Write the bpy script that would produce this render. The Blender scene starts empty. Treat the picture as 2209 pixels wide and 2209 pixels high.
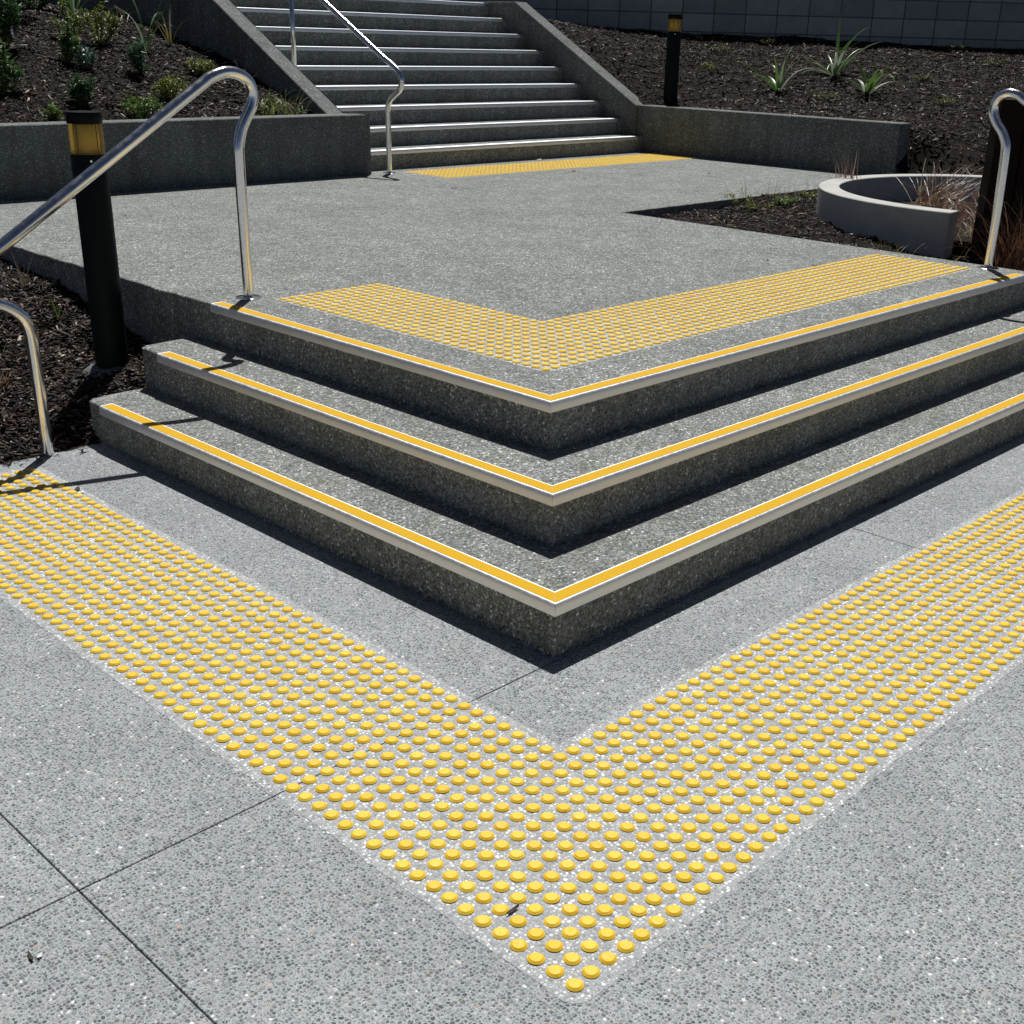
import bpy, bmesh, math, random
import numpy as np
from mathutils import Vector, Matrix
random.seed(7); RNG = np.random.default_rng(7)
scene = bpy.context.scene
col = scene.collection

# ------------------------------------------------------------------ camera, sky, sun, exposure
CAM = np.array([-1.34603, -1.14686, 1.64623])
FWD = np.array([0.67131872, 0.63039467, -0.38978679])
RGT = np.array([0.69209995, -0.72135645, 0.02534821])
DWN = np.cross(FWD, RGT)
FPX, CX, CY, WPX = 2589.573, 1167.613, 1179.264, 2209.0     # solved from the photo's stud grid
cd = bpy.data.cameras.new('Camera'); cam = bpy.data.objects.new('Camera', cd); col.objects.link(cam)
cd.sensor_width = 36.0; cd.lens = FPX / WPX * 36.0
cd.shift_x = (WPX / 2 - CX) / WPX; cd.shift_y = (CY - WPX / 2) / WPX
cd.clip_start = 0.05; cd.clip_end = 2000.0
M = Matrix.Identity(4)
for i in range(3):
    M[i][0] = RGT[i]; M[i][1] = -DWN[i]; M[i][2] = -FWD[i]; M[i][3] = CAM[i]
cam.matrix_world = M
scene.camera = cam

SUN = Vector((0.39, 0.36, 1.0)).normalized()
world = bpy.data.worlds.new('World'); scene.world = world; world.use_nodes = True
wn = world.node_tree.nodes; wl = world.node_tree.links
sky = wn.new('ShaderNodeTexSky'); sky.sky_type = 'NISHITA'; sky.sun_disc = False
sky.sun_elevation = math.asin(SUN.z); sky.sun_rotation = math.atan2(SUN.x, SUN.y)
sky.air_density = 0.38; sky.dust_density = 0.8; sky.ozone_density = 0.0
bgn = wn['Background']; bgn.inputs['Strength'].default_value = 0.05
wl.new(sky.outputs['Color'], bgn.inputs['Color'])
sl = bpy.data.lights.new('Sun', 'SUN'); sl.energy = 5.0; sl.angle = math.radians(0.53); sl.color = (1.0, 0.985, 0.96)
sun = bpy.data.objects.new('Sun', sl); col.objects.link(sun)
sun.rotation_euler = (-SUN).to_track_quat('-Z', 'Y').to_euler()
scene.view_settings.view_transform = 'Standard'; scene.view_settings.look = 'None'
scene.view_settings.exposure = -0.18; scene.view_settings.gamma = 1.0
scene.view_settings.use_curve_mapping = False

# ------------------------------------------------------------------ helpers
def px_ray(x, y):
    return FWD + RGT * ((x - CX) / FPX) + DWN * ((y - CY) / FPX)
def px_on_z(x, y, z):
    d = px_ray(x, y); return CAM + d * ((z - CAM[2]) / d[2])
def px_on_field(x, y, fn, t0=3.0, t1=30.0):
    d = px_ray(x, y); t = t0
    while t < t1:
        p = CAM + d * t
        if p[2] < fn(p[0], p[1]): return p
        t += 0.02
    return CAM + d * t1
def to_px(p):
    v = np.asarray(p, float) - CAM; w = v @ FWD
    return CX + FPX * (v @ RGT) / w, CY + FPX * (v @ DWN) / w, w

def tag(o, label=None, cat=None, group=None, kind=None):
    if label: o['label'] = label
    if cat: o['category'] = cat
    if group: o['group'] = group
    if kind: o['kind'] = kind
    return o
def link(name, me, mat=None, parent=None):
    o = bpy.data.objects.new(name, me); col.objects.link(o)
    if mat is not None and me is not None and not me.materials: me.materials.append(mat)
    if parent is not None:
        o.parent = parent
        o.matrix_parent_inverse = root_matrix(parent).inverted()
    return o
def root_matrix(o):
    m = Matrix.Translation(o.location)
    if o.parent is not None: m = root_matrix(o.parent) @ o.matrix_parent_inverse @ m
    return m
def root(name, loc, label, cat, group=None):
    o = bpy.data.objects.new(name, None); col.objects.link(o); o.location = loc
    o.empty_display_size = 0.1
    return tag(o, label, cat, group)
def mesh(name, verts, faces, smooth=False):
    me = bpy.data.meshes.new(name); me.from_pydata([tuple(map(float, v)) for v in verts], [], [tuple(map(int, f)) for f in faces])
    me.update()
    if smooth: me.polygons.foreach_set('use_smooth', [True] * len(me.polygons))
    return me
class MB:
    def __init__(s): s.v = []; s.f = []
    def add(s, v, f):
        n = len(s.v); s.v += [tuple(p) for p in v]; s.f += [tuple(i + n for i in q) for q in f]; return s
    def box(s, x0, x1, y0, y1, z0, z1):
        v = [(x, y, z) for z in (z0, z1) for y in (y0, y1) for x in (x0, x1)]
        return s.add(v, [(0, 2, 3, 1), (4, 5, 7, 6), (0, 1, 5, 4), (2, 6, 7, 3), (0, 4, 6, 2), (1, 3, 7, 5)])
    def prism(s, poly, z0, z1):
        n = len(poly)
        v = [(x, y, z0) for x, y in poly] + [(x, y, z1) for x, y in poly]
        f = [tuple(range(n))[::-1], tuple(range(n, 2 * n))] + [(i, (i + 1) % n, n + (i + 1) % n, n + i) for i in range(n)]
        return s.add(v, f)
    def build(s, name, mat, parent=None, bevel=0.0, smooth=False, seg=2):
        me = mesh(name, s.v, s.f, smooth)
        if bevel:
            bm = bmesh.new(); bm.from_mesh(me)
            bmesh.ops.recalc_face_normals(bm, faces=bm.faces)
            es = [e for e in bm.edges if len(e.link_faces) == 2 and e.calc_face_angle(0) > 0.5]
            bmesh.ops.bevel(bm, geom=es, offset=bevel, segments=seg, affect='EDGES', profile=0.5, clamp_overlap=True)
            bm.to_mesh(me); bm.free()
        else:
            bm = bmesh.new(); bm.from_mesh(me); bmesh.ops.recalc_face_normals(bm, faces=bm.faces); bm.to_mesh(me); bm.free()
        return link(name, me, mat, parent)
def catmull(pts, n=8):
    P = [np.array(p, float) for p in pts]; P = [2 * P[0] - P[1]] + P + [2 * P[-1] - P[-2]]; out = []
    for i in range(1, len(P) - 2):
        a, b, c, d = P[i - 1:i + 3]
        for k in range(n):
            t = k / n
            out.append(.5 * ((2 * b) + (-a + c) * t + (2 * a - 5 * b + 4 * c - d) * t * t + (-a + 3 * b - 3 * c + d) * t ** 3))
    out.append(P[-2]); return out
def tube(pts, r, sides=18, caps=True):
    P = [np.array(p, float) for p in pts]; v = []; f = []
    rr = r if hasattr(r, '__len__') else [r] * len(P)
    T = [P[min(i + 1, len(P) - 1)] - P[max(i - 1, 0)] for i in range(len(P))]; T = [t / np.linalg.norm(t) for t in T]
    a = np.array([0, 0, 1.0]) if abs(T[0][2]) < .9 else np.array([1.0, 0, 0])
    u = np.cross(T[0], a); u /= np.linalg.norm(u)
    for i, p in enumerate(P):
        u = u - T[i] * (u @ T[i]); u /= np.linalg.norm(u); w = np.cross(T[i], u)
        for k in range(sides):
            q = 2 * math.pi * k / sides; v.append(p + rr[i] * (math.cos(q) * u + math.sin(q) * w))
    for i in range(len(P) - 1):
        for k in range(sides):
            k2 = (k + 1) % sides
            f.append((i * sides + k, i * sides + k2, (i + 1) * sides + k2, (i + 1) * sides + k))
    if caps: f += [tuple(range(sides))[::-1], tuple(range((len(P) - 1) * sides, len(P) * sides))]
    return v, f
def lathe(prof, cx, cy, sides=40):
    v = []; f = []
    for r, z in prof:
        for k in range(sides):
            q = 2 * math.pi * k / sides; v.append((cx + r * math.cos(q), cy + r * math.sin(q), z))
    for i in range(len(prof) - 1):
        for k in range(sides):
            k2 = (k + 1) % sides; f.append((i * sides + k, i * sides + k2, (i + 1) * sides + k2, (i + 1) * sides + k))
    f += [tuple(range(sides))[::-1], tuple(range((len(prof) - 1) * sides, len(prof) * sides))]
    return v, f
def smooth_by_angle(o, ang=40):
    me = o.data; me.polygons.foreach_set('use_smooth', [True] * len(me.polygons))
    bm = bmesh.new(); bm.from_mesh(me)
    for e in bm.edges:
        if len(e.link_faces) == 2 and e.calc_face_angle(0) > math.radians(ang): e.smooth = False
    bm.to_mesh(me); bm.free(); return o
def colour_attr(me, per_vert):
    a = me.color_attributes.new('Col', 'FLOAT_COLOR', 'POINT')
    c = np.ones((len(me.vertices), 4), np.float32); c[:, :3] = per_vert
    a.data.foreach_set('color', c.ravel())
def rbf(pts):
    P = np.array(pts, float); n = len(P); X = P[:, :2]
    A = np.zeros((n + 3, n + 3)); A[:n, :n] = np.linalg.norm(X[:, None] - X[None], axis=2); A[:n, n:n + 2] = X; A[:n, n + 2] = 1
    A[n:, :n] = A[:n, n:].T; b = np.zeros(n + 3); b[:n] = P[:, 2]; w = np.linalg.solve(A + 1e-9 * np.eye(n + 3), b)
    def fn(x, y):
        x = np.asarray(x, float); y = np.asarray(y, float)
        r = np.sqrt((x[..., None] - X[:, 0]) ** 2 + (y[..., None] - X[:, 1]) ** 2)
        return r @ w[:n] + w[n] * x + w[n + 1] * y + w[n + 2]
    return fn
def bumps(x, y):
    return (0.012 * np.sin(5.1 * x + 1.3 * y + .4) * np.sin(4.3 * y - 1.1 * x) + 0.009 * np.sin(11.3 * x - 3 * y) * np.sin(9.7 * y + 4.1 * x + 1.7)
            + 0.005 * np.sin(23 * x + 7 * y) * np.sin(21 * y - 6 * x))

# ------------------------------------------------------------------ materials
def newmat(name):
    m = bpy.data.materials.new(name); m.use_nodes = True
    nt = m.node_tree; b = nt.nodes['Principled BSDF']
    return m, nt, b
def N(nt, typ, **kw):
    n = nt.nodes.new(typ)
    for k, v in kw.items(): setattr(n, k, v)
    return n
def ramp(nt, stops, interp='LINEAR'):
    n = nt.nodes.new('ShaderNodeValToRGB'); e = n.color_ramp.elements; n.color_ramp.interpolation = interp
    while len(e) > 1: e.remove(e[-1])
    e[0].position, e[0].color = stops[0][0], (*stops[0][1], 1)
    for p, c in stops[1:]:
        q = e.new(p); q.color = (*c, 1)
    return n
def g3(v): return (v, v, v)
def mixc(nt, fac, a, b, blend='MIX'):
    n = nt.nodes.new('ShaderNodeMix'); n.data_type = 'RGBA'; n.blend_type = blend
    for s, i in ((fac, 0), (a, 6), (b, 7)):
        if hasattr(s, 'is_output'): nt.links.new(s, n.inputs[i])
        else: n.inputs[i].default_value = s if i == 0 else (*s, 1)
    return n.outputs[2]
def math_(nt, op, a, b=None, c=None, clamp=False):
    n = nt.nodes.new('ShaderNodeMath'); n.operation = op; n.use_clamp = clamp
    for i, s in enumerate((a, b, c)):
        if s is None: continue
        if hasattr(s, 'is_output'): nt.links.new(s, n.inputs[i])
        else: n.inputs[i].default_value = s
    return n.outputs[0]
def maprange(nt, v, a, b, c=0.0, d=1.0, smooth=True):
    n = nt.nodes.new('ShaderNodeMapRange'); n.interpolation_type = 'SMOOTHSTEP' if smooth else 'LINEAR'
    nt.links.new(v, n.inputs[0])
    for i, s in enumerate((a, b, c, d)):
        if hasattr(s, 'is_output'): nt.links.new(s, n.inputs[i + 1])
        else: n.inputs[i + 1].default_value = s
    return n.outputs[0]

def aggregate(name, stones, matrix, scale=105.0, cover=0.5, relief=0.35, fine=0.5, rough=0.8, stain=0.12, flat=False, gap=(.015, .085)):
    """exposed pebble concrete: big pebbles and grit set in a cement matrix, in world coordinates"""
    m, nt, b = newmat(name); L = nt.links
    geo = N(nt, 'ShaderNodeNewGeometry')
    nz = N(nt, 'ShaderNodeTexNoise'); nz.inputs['Scale'].default_value = 45; L.new(geo.outputs['Position'], nz.inputs['Vector'])
    wv = N(nt, 'ShaderNodeVectorMath', operation='SCALE'); L.new(nz.outputs['Color'], wv.inputs[0]); wv.inputs['Scale'].default_value = 0.008
    pv = N(nt, 'ShaderNodeVectorMath', operation='ADD'); L.new(geo.outputs['Position'], pv.inputs[0]); L.new(wv.outputs[0], pv.inputs[1])
    base = matrix
    mn = N(nt, 'ShaderNodeTexNoise'); mn.inputs['Scale'].default_value = 260; mn.inputs['Detail'].default_value = 3; L.new(pv.outputs[0], mn.inputs['Vector'])
    r0 = ramp(nt, [(0.3, tuple(c * 0.72 for c in matrix)), (0.5, matrix), (0.72, tuple(min(1, c * 1.22) for c in matrix))]); L.new(mn.outputs['Fac'], r0.inputs[0])
    colr = r0.outputs[0]; hgt = None
    for sc, cov, w in ((scale * 2.3, cover * fine, .5), (scale, cover, 1.0)):
        vo = N(nt, 'ShaderNodeTexVoronoi'); vo.feature = 'F1'; vo.inputs['Scale'].default_value = sc; L.new(pv.outputs[0], vo.inputs['Vector'])
        ve = N(nt, 'ShaderNodeTexVoronoi'); ve.feature = 'DISTANCE_TO_EDGE'; ve.inputs['Scale'].default_value = sc; L.new(pv.outputs[0], ve.inputs['Vector'])
        if flat: vo.voronoi_dimensions = '2D'; ve.voronoi_dimensions = '2D'; vo.inputs['Randomness'].default_value = .85; ve.inputs['Randomness'].default_value = .85
        sep = N(nt, 'ShaderNodeSeparateColor'); L.new(vo.outputs['Color'], sep.inputs[0])
        rad = math_(nt, 'MULTIPLY_ADD', sep.outputs[1], 0.42, -0.21 + 0.62 * cov)
        rad2 = math_(nt, 'SUBTRACT', rad, 0.11)
        mask = math_(nt, 'MULTIPLY', maprange(nt, vo.outputs['Distance'], rad2, rad, 1.0, 0.0), maprange(nt, ve.outputs['Distance'], gap[0], gap[1], 0.0, 1.0))
        rs = ramp(nt, stones, 'CONSTANT'); L.new(sep.outputs[0], rs.inputs[0])
        vv = math_(nt, 'MULTIPLY_ADD', sep.outputs[2], 0.5, 0.75)
        sv = N(nt, 'ShaderNodeVectorMath', operation='SCALE'); L.new(rs.outputs[0], sv.inputs[0]); L.new(vv, sv.inputs['Scale'])
        colr = mixc(nt, mask, colr, sv.outputs[0])
        dome = math_(nt, 'MULTIPLY', mask, math_(nt, 'SUBTRACT', 1.0, math_(nt, 'MULTIPLY', vo.outputs['Distance'], 0.6)))
        hw = math_(nt, 'MULTIPLY', dome, w)
        hgt = hw if hgt is None else math_(nt, 'MAXIMUM', hgt, hw)
    st = N(nt, 'ShaderNodeTexNoise'); st.inputs['Scale'].default_value = 2.3; st.inputs['Detail'].default_value = 6; st.inputs['Roughness'].default_value = .62
    L.new(geo.outputs['Position'], st.inputs['Vector'])
    rr = ramp(nt, [(0.32, g3(1 - stain)), (0.62, g3(1 + stain * .35))]); L.new(st.outputs['Fac'], rr.inputs[0])
    colr = mixc(nt, 1.0, colr, rr.outputs[0], 'MULTIPLY')
    if not flat:
        sm = N(nt, 'ShaderNodeVectorMath', operation='MULTIPLY'); L.new(geo.outputs['Position'], sm.inputs[0]); sm.inputs[1].default_value = (13, 13, 1.6)
        sn = N(nt, 'ShaderNodeTexNoise'); sn.inputs['Scale'].default_value = 1; sn.inputs['Detail'].default_value = 5; L.new(sm.outputs[0], sn.inputs['Vector'])
        sr = ramp(nt, [(.34, (.74, .76, .70)), (.56, (1.0, 1.0, 1.0))]); L.new(sn.outputs['Fac'], sr.inputs[0]); colr = mixc(nt, .75, colr, sr.outputs[0], 'MULTIPLY')
    L.new(colr, b.inputs['Base Color']); b.inputs['Roughness'].default_value = rough
    b.inputs['Specular IOR Level'].default_value = 0.35
    hm = math_(nt, 'ADD', hgt, math_(nt, 'MULTIPLY', mn.outputs['Fac'], 0.25))
    bp = N(nt, 'ShaderNodeBump'); bp.inputs['Strength'].default_value = relief; bp.inputs['Distance'].default_value = 0.004
    L.new(hm, bp.inputs['Height']); L.new(bp.outputs[0], b.inputs['Normal'])
    return m
SLATE = [(0.0, (.08, .10, .108)), (.16, (.20, .225, .225)), (.30, (.11, .12, .135)), (.42, (.24, .265, .265)), (.54, (.17, .16, .145)),
         (.64, (.14, .175, .175)), (.76, (.28, .29, .285)), (.90, (.40, .40, .38)), (.955, (.66, .67, .64)), (.99, (.42, .31, .23))]
MIXED = [(0.0, (.13, .152, .148)), (.14, (.345, .365, .355)), (.30, (.195, .212, .208)), (.42, (.41, .42, .40)), (.58, (.27, .267, .238)),
         (.70, (.47, .48, .455)), (.84, (.29, .31, .30)), (.915, (.76, .765, .73)), (.972, (.26, .255, .14)), (.992, (.37, .28, .22))]
PALE = [(0.0, (.28, .30, .305)), (.22, (.47, .49, .48)), (.42, (.72, .735, .71)), (.62, (.36, .38, .38)), (.76, (.56, .575, .56)), (.88, (.84, .85, .83)), (.985, (.55, .44, .36))]
MAT_PAVE = aggregate('pebble_paving', SLATE, (.385, .405, .412), 112, .66, .45, .62, .78, .13, True, (.03, .17))
MAT_STEP = aggregate('exposed_aggregate', MIXED, (.185, .195, .188), 104, 1.05, .95, 1.0, .85, .16)
MAT_WALL = aggregate('aggregate_wall', MIXED, (.13, .142, .136), 105, .60, .5, .6, .85, .24)
MAT_BAND = aggregate('white_pebble_band', PALE, (.36, .375, .385), 104, .66, .45, .6, .7, .08, True, (.03, .16))

def simple(name, base, rough=.5, metal=0.0, noise=None, bump=None, spec=.5, coat=0.0):
    m, nt, b = newmat(name); L = nt.links
    b.inputs['Roughness'].default_value = rough; b.inputs['Metallic'].default_value = metal
    b.inputs['Specular IOR Level'].default_value = spec; b.inputs['Coat Weight'].default_value = coat
    geo = N(nt, 'ShaderNodeNewGeometry')
    if noise:
        sc, amt = noise
        n = N(nt, 'ShaderNodeTexNoise'); n.inputs['Scale'].default_value = sc; n.inputs['Detail'].default_value = 6; n.inputs['Roughness'].default_value = .65
        L.new(geo.outputs['Position'], n.inputs['Vector'])
        r = ramp(nt, [(.3, tuple(c * (1 - amt) for c in base)), (.7, tuple(min(1, c * (1 + amt)) for c in base))]); L.new(n.outputs['Fac'], r.inputs[0])
        L.new(r.outputs[0], b.inputs['Base Color'])
        q = maprange(nt, n.outputs['Fac'], .3, .7, max(0, rough - .08), min(1, rough + .1)); L.new(q, b.inputs['Roughness'])
    else: b.inputs['Base Color'].default_value = (*base, 1)
    if bump:
        sc, s = bump
        n2 = N(nt, 'ShaderNodeTexNoise'); n2.inputs['Scale'].default_value = sc; n2.inputs['Detail'].default_value = 4; L.new(geo.outputs['Position'], n2.inputs['Vector'])
        bp = N(nt, 'ShaderNodeBump'); bp.inputs['Strength'].default_value = s; bp.inputs['Distance'].default_value = .004
        L.new(n2.outputs['Fac'], bp.inputs['Height']); L.new(bp.outputs[0], b.inputs['Normal'])
    return m
def stud_mat():
    m, nt, b = newmat('yellow_stud_plastic'); L = nt.links; geo = N(nt, 'ShaderNodeNewGeometry')
    vo = N(nt, 'ShaderNodeTexVoronoi'); vo.inputs['Scale'].default_value = 20; vo.inputs['Randomness'].default_value = 0; L.new(geo.outputs['Position'], vo.inputs['Vector'])
    sep = N(nt, 'ShaderNodeSeparateColor'); L.new(vo.outputs['Color'], sep.inputs[0])
    r = ramp(nt, [(0, (.85, .52, .025)), (.5, (.88, .565, .035)), (1, (.91, .61, .055))]); L.new(sep.outputs[0], r.inputs[0])
    n = N(nt, 'ShaderNodeTexNoise'); n.inputs['Scale'].default_value = 130; n.inputs['Detail'].default_value = 5; L.new(geo.outputs['Position'], n.inputs['Vector'])
    g = ramp(nt, [(.26, (.6, .55, .47)), (.38, (1, 1, 1)), (.75, (1.0, 1.0, 1.0))]); L.new(n.outputs['Fac'], g.inputs[0])
    L.new(mixc(nt, .8, r.outputs[0], g.outputs[0], 'MULTIPLY'), b.inputs['Base Color'])
    L.new(maprange(nt, n.outputs['Fac'], .3, .7, .38, .7), b.inputs['Roughness']); b.inputs['Specular IOR Level'].default_value = .35
    return m
MAT_YELLOW = stud_mat()
MAT_GRIP = simple('yellow_grit_insert', (.72, .415, .006), .75, 0, (180, .10), (900, .5), .3)
MAT_ALU = simple('satin_aluminium', (.90, .92, .93), .5, .75, (60, .05))
MAT_STEEL = simple('polished_stainless', (.84, .83, .81), .17, 1.0, (25, .05))
MAT_BLACK = simple('black_green_powdercoat', (.004, .008, .007), .5, 0, (14, .3), (160, .06), .18)
MAT_CAP = simple('black_cap', (.004, .005, .006), .45, 0, (20, .2), None, .1)
MAT_SMOOTH = simple('smooth_concrete', (.50, .50, .465), .8, 0, (6, .14), (90, .15), .3)
def block_mat():
    m = simple('masonry_block', (.27, .29, .30), .85, 0, (5, .14), (220, .3), .3); nt = m.node_tree; b = nt.nodes['Principled BSDF']
    oi = N(nt, 'ShaderNodeObjectInfo'); v = maprange(nt, oi.outputs['Random'], 0, 1, .84, 1.14, False)
    src = b.inputs['Base Color'].links[0].from_socket; sv = N(nt, 'ShaderNodeVectorMath', operation='SCALE'); nt.links.new(src, sv.inputs[0]); nt.links.new(v, sv.inputs['Scale'])
    nt.links.new(sv.outputs[0], b.inputs['Base Color']); return m
MAT_BLOCK = block_mat()
MAT_MORTAR = simple('mortar', (.10, .10, .105), .9, 0, (40, .15))
MAT_DARK = simple('joint_dirt', (.03, .028, .026), .9)
MAT_TIMBER = simple('dark_stained_timber', (.009, .0055, .0035), .6, 0, (9, .5), (60, .3), .12)
MAT_PALEWALL = simple('pale_render', (.72, .72, .70), .7, 0, (3, .05))
MAT_TWIG = simple('dry_bark', (.05, .035, .025), .8, 0, (60, .4))
MAT_PAPER = simple('paper_scrap', (.75, .74, .70), .7, 0, (60, .05))
MAT_STEM = simple('woody_stem', (.07, .05, .035), .8, 0, (60, .3))
MAT_SOIL = simple('bark_mulch_bed', (.012, .008, .006), .9, 0, (40, .55), (70, 1.0), .1)
def attr_mat(name, rough, trans=0.0, spec=.4):
    m, nt, b = newmat(name); L = nt.links
    a = N(nt, 'ShaderNodeAttribute'); a.attribute_name = 'Col'
    L.new(a.outputs['Color'], b.inputs['Base Color']); b.inputs['Roughness'].default_value = rough; b.inputs['Specular IOR Level'].default_value = spec
    if trans:
        t = N(nt, 'ShaderNodeBsdfTranslucent'); L.new(a.outputs['Color'], t.inputs['Color'])
        mx = N(nt, 'ShaderNodeMixShader'); mx.inputs[0].default_value = trans
        L.new(b.outputs[0], mx.inputs[1]); L.new(t.outputs[0], mx.inputs[2]); L.new(mx.outputs[0], nt.nodes['Material Output'].inputs['Surface'])
    return m
MAT_CHIP = attr_mat('bark_chip', .6, 0, .22)
MAT_LEAF = attr_mat('leaf', .38, .25, .5)
MAT_BLADE = attr_mat('grass_blade', .33, .25, .5)
def amber():
    m, nt, b = newmat('amber_lens'); b.inputs['Base Color'].default_value = (1.0, .66, .14, 1); b.inputs['Roughness'].default_value = .16
    b.inputs['Transmission Weight'].default_value = .88; b.inputs['IOR'].default_value = 1.3
    return m
MAT_AMBER = amber()
MAT_CORE = simple('lamp_core', (.80, .76, .62), .5)

# ------------------------------------------------------------------ key dimensions (metres; origin at the tip stud of the lower strip)
H = 0.1752; Z3 = 3 * H
A = [0.911, 1.2045, 1.500]                 # nosing front faces of the three steps
LE = [3.55, 3.56, 3.585]; RE = 5.275      # nosing ends
PITCH = .05

# ------------------------------------------------------------------ setting: ground, paving slabs, landing, beds
g = MB().box(-300, 300, -300, 300, -1.2, -.30).build('ground', MAT_PAVE); tag(g, kind='structure')
pave = MB().box(-14, 16, -14, 3.62, -.2, -.012).build('pavement', MAT_DARK); tag(pave, kind='structure')
J = .0019
XJ = [-13.0, -3.53, -.53, 2.47, 5.47, 15.0]; YJ = [-13.0, -2.095, .905, 3.6]
for i in range(len(XJ) - 1):
    for j in range(len(YJ) - 1):
        x0, x1, y0, y1 = XJ[i] + J, XJ[i + 1] - J, YJ[j] + J, YJ[j + 1] - J
        MB().box(x0, x1, y0, y1, -.2, 0).build('slab', MAT_PAVE, pave, bevel=.0012, seg=1)

def rough_line(p, q, step, amp):
    p = np.array(p, float); q = np.array(q, float); n = max(1, int(np.linalg.norm(q - p) / step)); d = (q - p) / np.linalg.norm(q - p); nn = np.array([-d[1], d[0]])
    out = []; w = 0
    for k in range(n):
        w = .6 * w + amp * RNG.normal(); out.append(tuple(p + (q - p) * k / n + nn * (w if k else 0)))
    return out
b3 = A[2] + .006
poly = [(b3, b3), (5.4, b3), (5.4, 4.5), (9.55, 4.5), (9.55, 7.75), (1.51, 7.75)] + rough_line((1.51, 7.5), (1.505, 3.72), .035, .004) + [(b3, 3.66)]
land = MB().prism(poly, .18, Z3 - .002).build('landing', MAT_STEP, None, bevel=.004, seg=1); tag(land, kind='structure')

# garden bed surfaces
zl = rbf([(-2, 3.62, -.01), (-1, 3.62, -.01), (0, 3.62, -.01), (.5, 3.62, -.012), (.85, 3.63, -.01), (.92, 3.72, .06), (1.15, 3.72, .13), (1.2, 3.85, .17), (1.5, 3.85, .24), (1.28, 4.12, .15),
          (1.05, 4.0, .12), (.7, 4.1, .10), (1.5, 4.4, .28), (1.5, 4.75, .33), (1.5, 5.0, .385), (1.5, 5.4, .40), (1.5, 5.75, .43), (1.5, 7.4, .45), (.5, 5, .24), (-1, 5, .2), (-2, 5, .2), (0, 4.2, .08),
          (0, 7.4, .45), (-2, 7.4, .4), (.8, 4.6, .2), (.9, 5.4, .32)])
def f_low(x, y): return zl(x, y) + .6 * bumps(x, y)
YP = [7.4, 7.62, 7.8, 8.63, 9.33, 9.83, 10.2, 10.7, 11.06, 12.0, 14, 18]; ZP = [.94, .955, .99, 1.24, 1.45, 1.53, 1.62, 1.70, 1.735, 1.81, 1.97, 2.3]
def f_left(x, y): return np.interp(y, YP, ZP) + bumps(x, y) + .015 * np.sin(1.7 * np.asarray(x))
zr = rbf([(9.72, 4.8, .95), (9.65, 5.5, .965), (9.65, 6.5, .97), (9.65, 7.6, .97), (9.62, 8.3, 1.22), (9.62, 9.0, 1.60), (9.62, 9.65, 1.92), (10.83, 10.28, 1.83), (12.83, 8.1, 1.745), (14.87, 5.88, 1.675), (17, 3.6, 1.6),
          (9.62, 4.5, .62), (9.8, 4.55, .86), (9.5, 4.4, .49), (9.9, 4.2, .66), (9.2, 4.2, .45), (9.5, 3.6, .46), (8.5, 4.3, .47), (8, 3.4, .45), (9, 2, .43), (11, 4.4, .92), (12, 5, 1.18), (12, 2, .8), (14, 2, 1.1), (10, 0, .35), (5.45, 4.4, .46), (6.5, 4.4, .455), (5.5, 3, .45), (5.5, 2, .42), (7.1, 4.0, .50), (6.43, 3.4, .485), (6.1, 3.05, .46),
          (7, 2.2, .42), (5.5, 1.5, .40), (6, 1, .33), (6.1, 2.2, .36), (5.5, 0, .15), (8, 0, .25), (5.5, -2, -.02), (10, -2, .1)])
def f_right(x, y): return zr(x, y) + bumps(x, y)
def field(name, xs, ys, fn, keep):
    X, Y = np.meshgrid(xs, ys); Z = fn(X, Y); v = np.stack([X, Y, Z], -1).reshape(-1, 3); nx = len(xs); f = []
    for j in range(len(ys) - 1):
        for i in range(nx - 1):
            if keep((xs[i] + xs[i + 1]) / 2, (ys[j] + ys[j + 1]) / 2): f.append((j * nx + i, j * nx + i + 1, (j + 1) * nx + i + 1, (j + 1) * nx + i))
    o = link(name, mesh(name, v, f, True), MAT_SOIL); tag(o, kind='structure'); return o
in_left = lambda x, y: True
in_right = lambda x, y: (y < 4.62 and x > (5.4 if y < 4.5 else 9.5) and (x - y) < 14) or (x > 9.6 and y < 12.5 and (x + y * .95) < 21.6)
field('garden_bed', np.arange(-2, 1.53, .05), np.arange(3.60, 7.5, .05), f_low, in_left)
field('planted_slope', np.arange(-5, 5.25, .1), np.arange(7.5, 18, .1), f_left, in_left)
field('mulch_slope', np.arange(5.38, 18, .1), np.arange(-2, 12, .1), f_right, in_right)

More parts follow.
